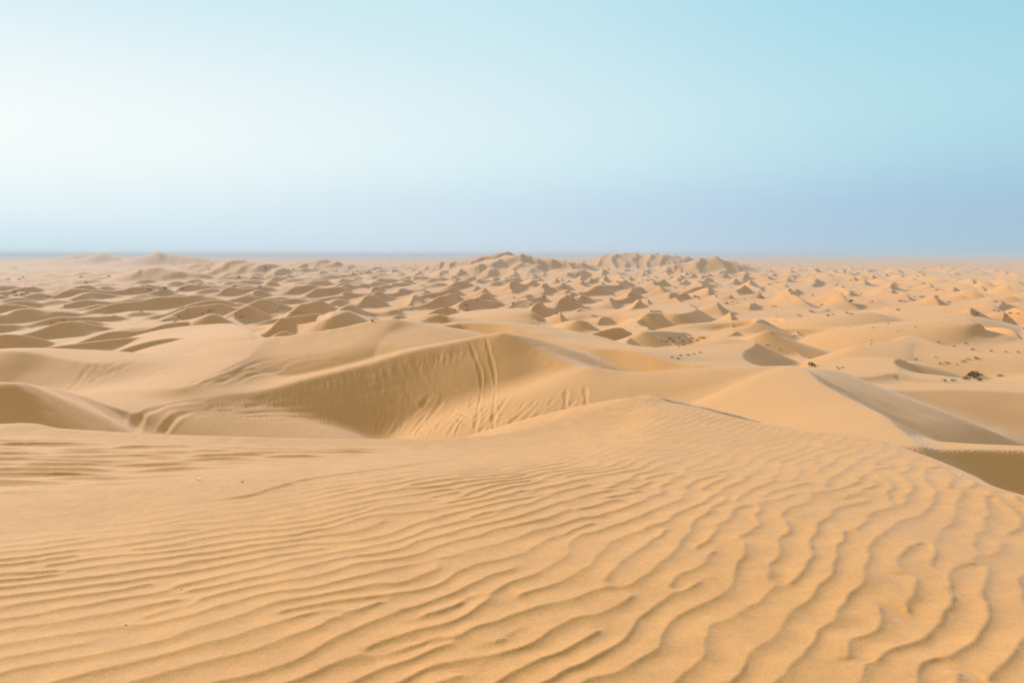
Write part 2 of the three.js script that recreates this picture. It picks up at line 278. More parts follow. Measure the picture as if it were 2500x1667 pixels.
function ripple(x0, D0) {
  const x = x0 + 0.02 * vnoise(x0 * 6.5, D0 * 6.5) + 0.05 * vnoise(x0 * 2.1 + 40, D0 * 2.1), D = D0 + 0.022 * vnoise(x0 * 6.5 + 90, D0 * 6.5) + 0.05 * vnoise(x0 * 2.1, D0 * 2.1 + 40);
  const fx = (x - RP.x0) / RP.s, fD = (D - RP.D0) / RP.s; if (fx < 1 || fD < 1 || fx >= RP.nx - 2 || fD >= RP.nD - 2) return 0;
  const i = Math.floor(fx), j = Math.floor(fD), a = fx - i, b = fD - j, p = j * RP.nx + i, q = p + RP.nx;
  const w0 = (1 - a) * (1 - b), w1 = a * (1 - b), w2 = (1 - a) * b, w3 = a * b;
  const re = RP.re[p] * w0 + RP.re[p + 1] * w1 + RP.re[q] * w2 + RP.re[q + 1] * w3, im = RP.im[p] * w0 + RP.im[p + 1] * w1 + RP.im[q] * w2 + RP.im[q + 1] * w3;
  let t = Math.atan2(im, re) / TAU; if (t < 0) t += 1;
  const prof = t < 0.4 ? Math.pow(1 - t / 0.4, 2.4) : Math.pow((t - 0.4) / 0.6, 1.45);
  return prof * sstep(0.18, 0.75, Math.hypot(re, im));
}
const wChurn = waves(31, 16, 0.26, 0.6, -1.25, 0.8);
function lookout(x, D) {                                          // height of the rippled dune, -1e9 far out
  if (Math.abs(x) > 90 || D > 60 || D < -80) return -1e9;
  nearest(rim, x, D);
  const d = ND, y = NY, T = NT, out = NS < 0;                     // walking the rim from left to right, the far side is on the left hand
  const flat = EYE - 1.5 - 0.08 * clamp(D, -6, 30) + 0.09 * fbm(x / 2.6, D / 2.6, 3) - (D < -2 ? 0 : 0);
  if (out) return y - 0.06 * Math.min(d, 0.6) - 0.55 * Math.max(0, d - 0.1) + 0.0;
  const w = Math.exp(-(d * d) / 3.4);
  let h = y * w + flat * (1 - w);
  nearest(lip, x, D);
  const shelf = NS < 0 ? 1 : 0, ld = ND;
  const along = sstep(0.28, 0.42, NT) * (1 - sstep(0.72, 0.86, NT));
  if (shelf) h += 0.013 * along * Math.exp(-ld / 0.7); else h += 0.013 * along * (1 - sstep(0, 0.07, ld));
  // strength of the ripples: full on the near slope, faint on the shelf and on the crest's flank
  const near = shelf ? 0.06 + 0.0 * ld : 0.25 + 0.75 * sstep(0.05, 1.2, ld + 0.5 * fbm(x, D, 2));
  const patch = 0.72 + 0.5 * fbm(x / 1.1 + 7, D / 1.1, 3);
  h += (0.0165 - 0.002 * sstep(0, 3, x)) * near * clamp(patch, 0.2, 1.1) * ripple(x, D) * (1 - 0.45 * sstep(6, 11, D));
  h += 0.004 * fbm(x * 6, D * 6, 2);
  if (shelf) {
    const band = sstep(0.9, 1.5, ld) * sstep(0.25, 0.8, d) * (1 - sstep(0.6, 2.2, x + 1.2));
    if (band > 0) { field(wChurn, x * 0.7, D * 1.6); let t = Math.atan2(FI, FR) / TAU; if (t < 0) t += 1; h += 0.03 * band * Math.min(1.3, Math.hypot(FR, FI)) * section(t, 0.35); }
  }
  return h;
}

// --- wheel ruts, slides and footprints: shallow relief pressed into the sand
const GR = { x0: -46, D0: 26, s: 0.11, nx: 1000, nD: 800 }; GR.a = new Float32Array(GR.nx * GR.nD);
function press(x, D, f, rad) {
  const i0 = Math.max(0, Math.floor((x - rad - GR.x0) / GR.s)), i1 = Math.min(GR.nx - 1, Math.ceil((x + rad - GR.x0) / GR.s)), j0 = Math.max(0, Math.floor((D - rad - GR.D0) / GR.s)), j1 = Math.min(GR.nD - 1, Math.ceil((D + rad - GR.D0) / GR.s));
  for (let j = j0; j <= j1; j++) for (let i = i0; i <= i1; i++) f(GR.x0 + i * GR.s, GR.D0 + j * GR.s, j * GR.nx + i);
}
function relief(x, D) {
  const fx = (x - GR.x0) / GR.s, fD = (D - GR.D0) / GR.s; if (fx < 0 || fD < 0 || fx >= GR.nx - 1 || fD >= GR.nD - 1) return 0;
  const i = Math.floor(fx), j = Math.floor(fD), a = fx - i, b = fD - j, p = j * GR.nx + i;
  return (GR.a[p] * (1 - a) + GR.a[p + 1] * a) * (1 - b) + (GR.a[p + GR.nx] * (1 - a) + GR.a[p + GR.nx + 1] * a) * b;
}

let OWNER = 0;
function height(x, D) {
  const waves_ = sea(x, D); let h = base(x, D) + waves_; OWNER = 0; let top = h;
  for (const d of dunes) {
    if (x < d.x0 || x > d.x1 || D < d.D0 || D > d.D1) continue;
    const y = duneHeight(d, x, D) + (d.ridge ? 0.75 * waves_ - (x > -100 ? 1.1 : -1) : 0); if (y < h - d.k) continue;
    if (y > top) { top = y; OWNER = d.owner; }
    h = smax(h, y, d.k);
  }
  const r = Math.hypot(x, D);
  if (r > 20 && r < 150) h += 0.10 * fbm(x / 5, D / 5, 3) * sstep(20, 40, r) + relief(x, D);
  const l = lookout(x, D);
  if (l > h - 0.5) { if (l > h) OWNER = -1; h = smax(h, l, 0.5 * sstep(0, 1.5, Math.abs(l - h)) + 0.05); }
  return h;
}
// where a line of sight meets the sand
function sight(px, py, from = 3, to = 4000) {
  const [a, b] = ray(px, py); let p = from, D = from;
  while (D < to) { D = p * 1.006 + 0.04; if (height(a * D, D) > EYE + b * D) { let lo = p, hi = D; for (let i = 0; i < 14; i++) { const m = (lo + hi) / 2; if (height(a * m, m) > EYE + b * m) hi = m; else lo = m; } D = hi; return [a * D, D, height(a * D, D)]; } p = D; }
  return null;
}

// marks in the sand, drawn along surveyed lines
const strokes = [];
function stroke(pts, width, depth, berm = 0.5, from = 20) {
  const w = pts.map(([a, b]) => sight(a, b, from)).filter(Boolean); if (w.length < 2) return; strokes.push([w, width, depth, berm]);
}
const rg = mulberry(404), jit = (k) => (rg() * 2 - 1) * k;
for (let i = 0; i < 26; i++) {                                     // long slides sweeping along the slip face
  const t = (i + rg() * 0.8) / 26, u = [[500, 994, 420, 1030], [600, 974, 520, 1040], [720, 950, 650, 1046], [850, 922, 800, 1040], [960, 896, 930, 1020], [1060, 872, 1040, 985], [1150, 856, 1140, 950]].map(([a, b, c, d]) => [a + (c - a) * t + jit(5), b + (d - b) * t + jit(3)]);
  const k = Math.floor(rg() * 3); stroke(u.slice(k, k + 4 + Math.floor(rg() * 2)), 0.14 + rg() * 0.16, 0.07 + rg() * 0.09, 0.8);
}
for (let i = 0; i < 40; i++) { const x = 900 + i * 11.5 + jit(6), L = 0.5 + rg() * 0.6; stroke([[x, 1086 - rg() * 26], [x + 40 * L + jit(5), 1040 - 10 * L], [x + 95 * L + jit(10), 1075 - 105 * L]], 0.16 + rg() * 0.14, 0.06 + rg() * 0.07, 0.7); }
for (const [l, w, d] of [
  [[[1146, 836], [1165, 890], [1173, 923], [1166, 1000], [1156, 1084]], 0.25, 0.12], [[[1186, 826], [1196, 870], [1207, 923], [1205, 1000], [1202, 1080]], 0.25, 0.12],
  [[[1385, 953], [1382, 1026]], 0.3, 0.1], [[[1431, 946], [1437, 1012]], 0.3, 0.1],
  [[[1014, 984], [1087, 1022], [1144, 1049], [1240, 1074]], 0.5, 0.12], [[[1024, 978], [1100, 1014], [1160, 1042], [1250, 1066]], 0.3, 0.08],
  [[[293, 1070], [311, 1038], [343, 1013], [397, 995], [488, 983]], 0.36, 0.14], [[[365, 1074], [390, 1045], [426, 1020], [470, 1013], [560, 1014]], 0.36, 0.16],
  [[[470, 945], [560, 915], [650, 880], [740, 862]], 0.3, 0.1], [[[520, 938], [620, 905], [720, 880], [800, 868]], 0.35, 0.12], [[[560, 936], [660, 908], [760, 888], [830, 880]], 0.35, 0.12], [[[440, 946], [520, 915], [580, 890]], 0.3, 0.08], [[[500, 942], [590, 920], [700, 890]], 0.3, 0.1], [[[300, 950], [360, 918], [420, 890]], 0.25, 0.05], [[[330, 952], [390, 922], [450, 894]], 0.25, 0.05],
]) stroke(l, w, d);
for (let i = 0; i < 16; i++) { const y = 946 + i * 6; stroke([[-10, y + 4 + jit(2)], [60, y + 16], [110 + jit(20), y + 34 + jit(4)]], 0.22, 0.06 + rg() * 0.05, 0.4); }
for (let i = 0; i < 7; i++) { const t = i / 6; stroke([[1400 + 40 * t, 862 + 30 * t], [1500, 872 + 24 * t + jit(2)], [1600, 884 + 14 * t]], 0.3, 0.08, 0.4); }
const steps = [];
for (let i = 0; i < 46; i++) { const t = i / 45; const p = sight(128 + 158 * t + jit(5), 956 - 84 * t + jit(4) + 10 * Math.sin(t * 9), 20); if (p) steps.push(p); }
for (let i = 0; i < 26; i++) { const t = i / 25; const p = sight(205 + 130 * t + jit(4), 936 - 56 * t + jit(3), 20); if (p) steps.push(p); }
for (const [w, width, depth, berm] of strokes) {
  const p = resample(w, 0.16);
  const acc = new Map();
  for (let s = 0; s < p.length; s++) { const end = Math.min(1, Math.min(s, p.length - 1 - s) / 5), wob = 0.8 + 0.4 * vnoise(s * 0.11, width * 40); press(p[s][0], p[s][1], (x, D, q) => { const d = Math.hypot(x - p[s][0], D - p[s][1]) / (width * wob); const v = d < 2.2 ? (-(1 - sstep(0, 1, d)) + berm * Math.exp(-((d - 1.25) ** 2) / 0.09)) * depth * 0.7 * end : 0; const o = acc.get(q); if (!o || d < o[0]) acc.set(q, [d, v]); }, width * 2.2); }
  for (const [q, [, v]] of acc) GR.a[q] += v;
}
for (const [x, D] of steps) press(x, D, (a, b, q) => { const d = Math.hypot(a - x, b - D) / 0.22; GR.a[q] += -0.05 * Math.exp(-d * d) + 0.016 * Math.exp(-((d - 1.5) ** 2) * 3); }, 0.6);

// ---------------------------------------------------------------- sand materials
function sandTexture(n, fn, srgb) {
  const data = new Uint8Array(n * n * 4);
  for (let j = 0; j < n; j++) for (let i = 0; i < n; i++) { const c = fn(i / n, j / n), k = (j * n + i) * 4; data[k] = clamp(c[0], 0, 255); data[k + 1] = clamp(c[1], 0, 255); data[k + 2] = clamp(c[2], 0, 255); data[k + 3] = 255; }
  const t = new THREE.DataTexture(data, n, n, THREE.RGBAFormat); t.wrapS = t.wrapT = THREE.RepeatWrapping; t.magFilter = THREE.LinearFilter; t.minFilter = THREE.LinearMipmapLinearFilter; t.generateMipmaps = true; t.needsUpdate = true;
  if (srgb) t.colorSpace = THREE.SRGBColorSpace; return t;
}
const rt = mulberry(8);
const coarse = (u, v, n, o) => { const x = u * n, y = v * n, xi = Math.floor(x), yi = Math.floor(y), a = x - xi, b = y - yi, q = (i, j) => perm[((i + n) % n) * 131 + ((j + n) % n) * 7 + o & 65535], p = a * a * (3 - 2 * a), r = b * b * (3 - 2 * b); return (q(xi, yi) * (1 - p) + q(xi + 1, yi) * p) * (1 - r) + (q(xi, yi + 1) * (1 - p) + q(xi + 1, yi + 1) * p) * r; };
// near sand: grains, dark mineral specks and faint patches of sorted grains, a tile of 2.6 m
const nearTex = sandTexture(1024, (u, v) => { const m = 5 * coarse(u, v, 16, 3) + 5 * coarse(u, v, 61, 900) + 4 * coarse(u, v, 190, 4000), g = 232 + m + (rt() + rt() - 1) * 24, d = rt() < 0.02 ? -60 * rt() : 0, q = rt() < 0.012 ? 22 : 0; return [g + d + q, g + d * 1.1 + q, g + d * 1.2 + q + 3 - m * 0.3]; }, true);
const nearBump = sandTexture(1024, (u, v) => { const g = 128 + 30 * coarse(u, v, 190, 77) + 34 * coarse(u, v, 97, 5) + (rt() + rt() - 1) * 60; return [g, g, g]; }, false);
const grainTex = sandTexture(512, () => { const g = 236 + (rt() + rt() - 1) * 26, d = rt() < 0.03 ? -46 * rt() : 0, q = rt() < 0.02 ? 18 : 0; return [g + d + q, g + d * 1.1 + q, g + d * 1.2 + q + 2]; }, true);
// fine wind ripples, a seamless tile of 5 m
const fineTex = (() => {
  const r = mulberry(66), ws = []; for (let i = 0; i < 26; i++) { const a = -0.75 + (r() + r() - 1) * 0.55, k = 5 / (0.15 + 0.08 * r()); ws.push([Math.round(k * Math.cos(a)), Math.round(k * Math.sin(a)), r() * TAU]); }
  return sandTexture(1024, (u, v) => { let a = 0, b = 0; for (const [kx, ky, p] of ws) { const q = TAU * (kx * u + ky * v) + p; a += Math.cos(q); b += Math.sin(q); } let t = Math.atan2(b, a) / TAU; if (t < 0) t += 1; const m = Math.min(1, Math.hypot(a, b) / 4.5), g = 30 + 190 * m * section(t, 0.34) + 12 * (rt() - 0.5); return [g, g, g]; }, false);
})();
const SAND = [0.84, 0.392, 0.104];
const sand = (o) => new THREE.MeshPhysicalMaterial({ color: new THREE.Color().setRGB(...SAND), roughness: 0.9, metalness: 0, specularIntensity: 0.5, sheen: 0.42, sheenRoughness: 0.9, sheenColor: new THREE.Color(1, 0.92, 0.88),  vertexColors: true, ...o });
const rep = (t, k) => { const c = t.clone(); c.repeat.set(k, k); c.needsUpdate = true; return c; };
const mNear = sand({ name: 'rippled_sand', map: rep(nearTex, 1 / 2.6), bumpMap: rep(nearBump, 1 / 2.6), bumpScale: 0.0022 });
const mMid = sand({ name: 'wind_blown_sand', map: rep(grainTex, 1 / 3), bumpMap: rep(fineTex, 1 / 5), bumpScale: 0.011 });
const mFar = sand({ name: 'distant_sand', map: rep(grainTex, 1 / 40) });

// ---------------------------------------------------------------- the ground sheet, split where one dune ends and the next begins
function tone(x, D, out, k) {                                     // sorted and unsorted sand: pale and ruddy patches
  const r = Math.hypot(x, D), a = fbm(x / 60 + 4, D / 60, 4), b = fbm(x / 9, D / 9 + 30, 3), c = fbm(x / 210 - 8, D / 210 + 3, 3), s = r < 16 ? 0.3 : 1;
  const ruddy = sstep(0.02, 0.45, c + 0.3 * a) * sstep(140, 420, r);
  const v = 1 + 0.05 * s * a + 0.035 * s * b;
  out[k] = v * (1 - 0.04 * ruddy); out[k + 1] = v * (1 - 0.10 * ruddy) * (1 + 0.02 * a); out[k + 2] = v * (1 - 0.16 * ruddy) * (1 + 0.06 * a);
}
const A0 = THREE.MathUtils.degToRad(-39.6), A1 = -A0;
const parts = new Map();                                          // owner -> { pos, nor, uv, col, idx by material }
function bucket(owner) { if (!parts.has(owner)) parts.set(owner, { v: new Map(), pos: [], nor: [], uv: [], col: [], idx: [[], [], []] }); return parts.get(owner); }
function zone(radii, cols, mat, id, a0 = A0, a1 = A1, fineIn = false, fineOut = false, forced = null, sink = 0) {
  const n = radii.length, m = cols + 1, R = [radii[0] - (radii[1] - radii[0]), ...radii, radii[n - 1] + (radii[n - 1] - radii[n - 2])];
  const h = new Float32Array((n + 2) * (m + 2)), ow = new Int8Array(n * m), st = (a1 - a0) / cols, W = m + 2;
  for (let j = 0; j < n + 2; j++) for (let i = 0; i < W; i++) { const a = a0 + (i - 1) * st, r = R[j]; h[j * W + i] = height(r * Math.sin(a), r * Math.cos(a)); if (j > 0 && j <= n && i > 0 && i <= m) ow[(j - 1) * m + i - 1] = OWNER; }
  for (let pass = 0; pass < (mat === 1 ? 2 : mat === 2 ? 1 : 0); pass++) { const c = h.slice(); for (let j = 2; j < n; j++) for (let i = 0; i < W; i++) h[j * W + i] = 0.25 * c[(j - 1) * W + i] + 0.5 * c[j * W + i] + 0.25 * c[(j + 1) * W + i]; }
  const pos = new Float32Array(n * m * 3), nor = new Float32Array(n * m * 3), col = new Float32Array(n * m * 3), uv = new Float32Array(n * m * 2);
  for (let j = 0; j < n; j++) for (let i = 0; i < m; i++) {
    const a = a0 + i * st, r = radii[j], sx = Math.sin(a), cx = Math.cos(a), k = j * m + i, q = (j + 1) * W + i + 1;
    let y = h[q] - sink * (0.001 + 0.00025 * r);
    if (((j === 0 && fineIn) || (j === n - 1 && fineOut)) && i % 2 === 1) y = (h[q - 1] + h[q + 1]) / 2;
    const hr = (h[q + W] - h[q - W]) / (R[j + 2] - R[j]), ha = (h[q + 1] - h[q - 1]) / (2 * st * r);
    const gx = hr * sx + ha * cx, gD = hr * cx - ha * sx, l = 1 / Math.hypot(gx, 1, gD);
    pos[k * 3] = r * sx; pos[k * 3 + 1] = y; pos[k * 3 + 2] = -r * cx; nor[k * 3] = -gx * l; nor[k * 3 + 1] = l; nor[k * 3 + 2] = gD * l;
    uv[k * 2] = r * sx; uv[k * 2 + 1] = r * cx; tone(r * sx, r * cx, col, k * 3);
  }
  const remap = new Map();
  const vert = (b, o, k) => { let t = remap.get(o); if (!t) remap.set(o, t = new Int32Array(n * m).fill(-1)); if (t[k] < 0) { t[k] = b.pos.length / 3; b.pos.push(pos[k * 3], pos[k * 3 + 1], pos[k * 3 + 2]); b.nor.push(nor[k * 3], nor[k * 3 + 1], nor[k * 3 + 2]); b.col.push(col[k * 3], col[k * 3 + 1], col[k * 3 + 2]); b.uv.push(uv[k * 2], uv[k * 2 + 1]); } return t[k]; };
  for (let j = 0; j < n - 1; j++) for (let i = 0; i < cols; i++) {
    const p = j * m + i, o = forced ?? ow[p], b = bucket(o), id4 = [p, p + 1, p + m, p + m + 1].map((k) => vert(b, o, k));
    b.idx[mat].push(id4[0], id4[1], id4[2], id4[1], id4[3], id4[2]);
  }
}
const rows = (a, b, f) => { const raw = [a]; let r = a; while (r < b) { r += f(r); raw.push(r); } const k = (b - a) / (raw[raw.length - 1] - a); return raw.map((x) => a + (x - a) * k); };
const Q_ = 1;
zone(rows(1.1, 14, (r) => 0.008 + 0.0012 * r), 540, 0, 'near');
zone(rows(14, 125, (r) => r < 25 ? 0.28 : 0.095 + 0.0026 * r), 1080, 1, 'mid', A0, A1, true, false);
zone(rows(125, 1300, (r) => r < 260 ? 0.0034 * r : r < 520 ? 0.0045 * r : 0.007 * r), 1080, 2, 'far', A0, A1, false, true);
zone(rows(1300, 9500, (r) => 0.014 * r), 540, 2, 'horizon');
zone(rows(0.02, 1.1, () => 0.2), 40, 0, 'foot', A0, A1, false, false, -1);
// the same land beside and behind the lookout, more loosely surveyed; each sheet runs a little way under the finer one
const B0 = A1 - THREE.MathUtils.degToRad(0.16), B1 = THREE.MathUtils.degToRad(64), C0 = B1 - THREE.MathUtils.degToRad(1);
for (const s of [1, -1]) {
  const a = s > 0 ? B0 : -B1, b = s > 0 ? B1 : -B0;
  zone(rows(1.0, 14.2, (r) => 0.03 + 0.006 * r), 60, 0, 'near', a, b, false, false, null, 1);
  zone(rows(14, 126, (r) => 0.2 + 0.007 * r), 100, 1, 'mid', a, b, false, false, null, 1);
  zone(rows(124, 1320, (r) => 0.012 * r), 100, 2, 'far', a, b, false, false, null, 1);
  zone(rows(1290, 9500, (r) => 0.035 * r), 50, 2, 'horizon', a, b, false, false, null, 1);
}
zone(rows(0.02, 14, (r) => 0.2 + 0.04 * r), 100, 0, 'behind', C0, TAU - C0, false, false, -1, 2);
zone(rows(13.8, 9500, (r) => 0.07 * r), 120, 2, 'behind', C0, TAU - C0, false, false, 0, 2);

function groundMesh(name, owner, label) {
  const b = parts.get(owner); if (!b) return;
  const g = new THREE.BufferGeometry();
  g.setAttribute('position', new THREE.Float32BufferAttribute(b.pos, 3)); g.setAttribute('normal', new THREE.Float32BufferAttribute(b.nor, 3)); g.setAttribute('color', new THREE.Float32BufferAttribute(b.col, 3)); g.setAttribute('uv', new THREE.Float32BufferAttribute(b.uv, 2));
  const all = new Uint32Array(b.idx[0].length + b.idx[1].length + b.idx[2].length), mats = []; let at = 0;
  b.idx.forEach((l, i) => { if (!l.length) return; all.set(l, at); g.addGroup(at, l.length, mats.length); mats.push([mNear, mMid, mFar][i]); at += l.length; });
  g.setIndex(new THREE.BufferAttribute(all, 1));
  const o = new THREE.Mesh(g, mats.length > 1 ? mats : mats[0]); if (mats.length === 1) g.clearGroups();
  o.name = name; o.userData = { kind: 'structure', label }; o.castShadow = o.receiveShadow = true; scene.add(o);
  console.log(name, all.length / 3);
}
groundMesh('desert_ground', 0, 'sea of low sand dunes running out to the hazy horizon');
groundMesh('rippled_dune', -1, 'near rippled dune filling the foreground with a pointed crest');
for (let i = 1; i < OWN.length; i++) groundMesh(i === 1 ? 'sand_dune' : 'sand_dune_' + String(i - 1).padStart(3, '0'), i, OWN[i].label);
console.log('ground done');


// ---------------------------------------------------------------- shrubs
const shrubMat = new THREE.MeshStandardMaterial({ name: 'shrub_leaves', color: new THREE.Color().setRGB(0.085, 0.075, 0.026), roughness: 0.9, side: THREE.DoubleSide, vertexColors: true });
const woodMat = new THREE.MeshStandardMaterial({ name: 'shrub_wood', color: new THREE.Color().setRGB(0.13, 0.085, 0.045), roughness: 0.95 });
function foliageGeometry(seed, n, dry, leaf = 1) {                          // many narrow leaves through an uneven dome, 1 m across
  const r = mulberry(seed), pos = [], col = [], nor = []; const lobes = []; for (let i = 0; i < 5; i++) lobes.push([(r() - 0.5) * 0.6, 0.14 + 0.2 * r(), (r() - 0.5) * 0.6, 0.2 + 0.16 * r()]);
  for (let i = 0; i < n; i++) {
    const L = lobes[i % 5], a = r() * TAU, e = Math.acos(1 - 1.6 * r()), q = L[3] * (0.45 + 0.6 * Math.sqrt(r())), d = new THREE.Vector3(Math.sin(e) * Math.cos(a), Math.cos(e), Math.sin(e) * Math.sin(a));
    const p = new THREE.Vector3(L[0] + d.x * q, Math.max(0.02, L[1] + d.y * q * 0.75), L[2] + d.z * q), side = new THREE.Vector3(r() - 0.5, r() - 0.5, r() - 0.5).cross(d).normalize().multiplyScalar((0.018 + 0.022 * r()) * leaf), tip = d.clone().add(new THREE.Vector3((r() - 0.5) * 0.9, 0.35, (r() - 0.5) * 0.9)).normalize().multiplyScalar(0.10 + 0.10 * r()).add(p), mid = p.clone().lerp(tip, 0.5), nn = side.clone().cross(d).normalize();
    const tone = 0.75 + 0.5 * r(), c = [tone * (1 + 0.9 * dry), tone * (1 + 0.6 * dry), tone * (1 + 0.5 * dry)];
    const A = p, B = mid.clone().add(side), C = tip, E = mid.clone().sub(side);
    for (const v of [A, B, C, A, C, E]) { pos.push(v.x, v.y, v.z); nor.push(nn.x, nn.y, nn.z); col.push(...c); }
  }
  const g = new THREE.BufferGeometry(); g.setAttribute('position', new THREE.Float32BufferAttribute(pos, 3)); g.setAttribute('normal', new THREE.Float32BufferAttribute(nor, 3)); g.setAttribute('color', new THREE.Float32BufferAttribute(col, 3)); return g;
}
const bigLeaves = [foliageGeometry(1, 260, 0), foliageGeometry(2, 240, 0.25), foliageGeometry(3, 260, 0.1)], smallLeaves = [foliageGeometry(4, 90, 0.1, 2), foliageGeometry(5, 80, 0.35, 2), foliageGeometry(6, 90, 0.2, 2), foliageGeometry(7, 70, 0.6, 2)];
const branchGeo = [0, 1, 2].map((k) => { const r = mulberry(50 + k), c = new THREE.CatmullRomCurve3([new THREE.Vector3(0, -0.06, 0), new THREE.Vector3(0.06, 0.1, 0.02 * (r() - 0.5)), new THREE.Vector3(0.16 + 0.06 * r(), 0.22, 0.05), new THREE.Vector3(0.3, 0.34 + 0.08 * r(), 0.06 * r())]); return new THREE.TubeGeometry(c, 6, 0.012, 5); });
const names = new Map(); const numbered = (n) => { const k = names.get(n) || 0; names.set(n, k + 1); return k ? n + '_' + String(k).padStart(3, '0') : n; };
const rs = mulberry(909);
function shrub(px, py, wpx, label, group) {
  const p = sight(px, py, 30); if (!p) return; const [x, D, y] = p, w = clamp(wpx * (wpx < 8 ? 1.35 : 1.1) * Math.hypot(x, D) / F, 0.35, 3.4), big = wpx >= 8;
  let o;
  if (big) {
    o = new THREE.Group();
    const f = new THREE.Mesh(bigLeaves[Math.floor(rs() * 3)], shrubMat); f.name = 'foliage'; f.castShadow = f.receiveShadow = true; o.add(f);
    for (let i = 0; i < 5; i++) { const b = new THREE.Mesh(branchGeo[i % 3], woodMat); b.name = i ? 'branch_' + String(i).padStart(3, '0') : 'branch'; b.rotation.y = i * 1.25 + rs(); b.castShadow = b.receiveShadow = true; o.add(b); }
  } else { o = new THREE.Mesh(smallLeaves[Math.floor(rs() * 4)], shrubMat); o.castShadow = o.receiveShadow = true; }
  o.name = numbered('desert_shrub'); o.position.set(x, y - 0.03 * w, -D); o.rotation.y = rs() * TAU; o.scale.set(w, w * (0.75 + 0.35 * rs()), w);
  o.userData = { label, category: 'shrub', ...(group ? { group } : {}) }; scene.add(o);
}
for (const a of [
  [2393, 927, 26, 'largest dark bushy shrub on the flat right of the small bright dune'],
  [2372, 931, 13, 'dark shrub just left of the largest bush on the right flat'],
  [2410, 934, 10, 'low shrub just in front of the largest bush on the right flat'],
  [1988, 897, 16, 'round green shrub at the top of the tan dune brink'],
  [1690, 724, 9, 'lone dark round shrub in the right middle of the dune sea'],
  [2068, 736, 10, 'dark shrub with pale sand piled beside it, far right dune sea'],
  [912, 784, 9, 'lone shrub behind the skyline of the large pale dune'],
  [596, 677, 10, 'dark round shrub standing alone in the far left dune sea'],
  [416, 705, 9, 'dark shrub by a small companion below the far grey ridge'],
  [662, 655, 8, 'tall dark shrub below the haze left of centre'],
  [1328, 724, 9, 'dark shrub alone near the foot of the central far ridge'],
]) shrub(...a);
const clusters = [
  ['small shrub scattered round the largest bush on the right flat', 'shrubs round the largest bush', 7, [2370, 925, 2321, 936, 2343, 935, 2457, 922, 2411, 920]],
  ['tiny shrub in the loose row behind the small bright dune', 'shrubs behind the bright dune', 5, [2291, 874, 2243, 880, 2217, 883, 2306, 892, 2326, 890, 2319, 889, 2346, 893, 2364, 883, 2359, 886, 2374, 880, 2389, 877, 2395, 879]],
  ['tiny shrub along the foot of the long pale ridge', 'shrubs under the pale ridge', 5, [2293, 836, 2332, 846, 2361, 840, 2380, 855, 2426, 859, 2461, 861, 2492, 861]],
  ['tiny shrub beside the brink of the tan dune', 'shrubs by the tan dune brink', 5, [1999, 899, 2053, 901, 2065, 901, 2058, 906]],
  ['small shrub on the flat behind the long dark dune band', 'shrubs behind the dark band', 6, [1640, 829, 1634, 827, 1658, 826, 1668, 835, 1687, 827, 1687, 835, 1710, 826, 1718, 826, 1646, 835, 1617, 833, 1628, 835, 1703, 834, 1659, 847, 1670, 844, 1664, 870, 1659, 878, 1644, 875, 1696, 867, 1683, 869, 1712, 863]],
  ['tiny shrub between the dunes right of the scarred dune', 'shrubs beyond the scarred dune', 4, [1940, 821, 1949, 820, 1873, 844, 1878, 843, 1906, 854, 2200, 806, 2191, 809, 2129, 800, 2231, 797, 2130, 841, 2128, 832, 2164, 790]],
  ['tiny dark shrub in the far right dune sea', 'shrubs of the far right dune sea', 5, [2028, 697, 2063, 684, 2089, 716, 2185, 757, 2017, 770, 2029, 768, 2061, 764, 2072, 766, 2273, 648, 2266, 642, 2376, 638, 2324, 644, 2184, 734, 2190, 735, 2199, 736, 2206, 736, 2119, 736, 2234, 724, 2240, 725, 2271, 725, 2219, 723, 2417, 736, 2304, 738, 2377, 765, 2428, 760, 2416, 757, 2475, 766, 2457, 765, 2448, 769, 2497, 803]],
  ['tiny dark shrub right of the central far ridge', 'shrubs right of the central ridge', 5, [1698, 725, 1702, 729, 1663, 702, 1868, 694, 1846, 713, 1853, 725, 1811, 730, 1782, 737, 1795, 738, 1768, 740, 1887, 748, 1880, 748, 1975, 721, 1999, 744, 1945, 769, 1950, 773, 2016, 770, 1929, 681]],
  ['tiny dark shrub below the central far ridge', 'shrubs below the central ridge', 5, [1222, 695, 1248, 704, 1314, 683, 1255, 727, 1267, 729, 1252, 742, 1254, 739, 1279, 748, 1382, 722, 1387, 723, 1396, 727, 1405, 726, 1425, 728, 1400, 733, 1358, 766, 1302, 789, 1432, 786, 1587, 759, 1495, 722]],
  ['tiny dark shrub behind the large pale dune', 'shrubs behind the pale dune', 5, [936, 650, 861, 657, 967, 664, 871, 669, 875, 680, 905, 704, 1016, 722, 1007, 757, 1010, 746, 1030, 756, 1139, 745, 1143, 757, 1123, 756, 1112, 757, 1092, 751, 1166, 731]],
  ['tiny shrub on the left middle dunes', 'shrubs of the left middle dunes', 4, [607, 750, 514, 759, 518, 759, 527, 758, 487, 767, 500, 765, 514, 763, 592, 762, 580, 766, 595, 772, 604, 770, 589, 773, 559, 772, 441, 773, 689, 752, 696, 753, 702, 752, 682, 759, 714, 758, 712, 762, 720, 763, 730, 762, 737, 762, 432, 785, 407, 781, 453, 750, 353, 760, 284, 771, 289, 771, 171, 745, 130, 788, 161, 782, 402, 782]],
  ['small dark shrub in the far left dune sea', 'shrubs of the far left dune sea', 6, [43, 681, 70, 682, 79, 677, 57, 711, 52, 713, 82, 714, 32, 721, 54, 721, 72, 720, 133, 725, 220, 678, 286, 675, 229, 691, 198, 624, 407, 707, 379, 707, 729, 657, 527, 657, 486, 689, 457, 705, 645, 699, 582, 700]],
];
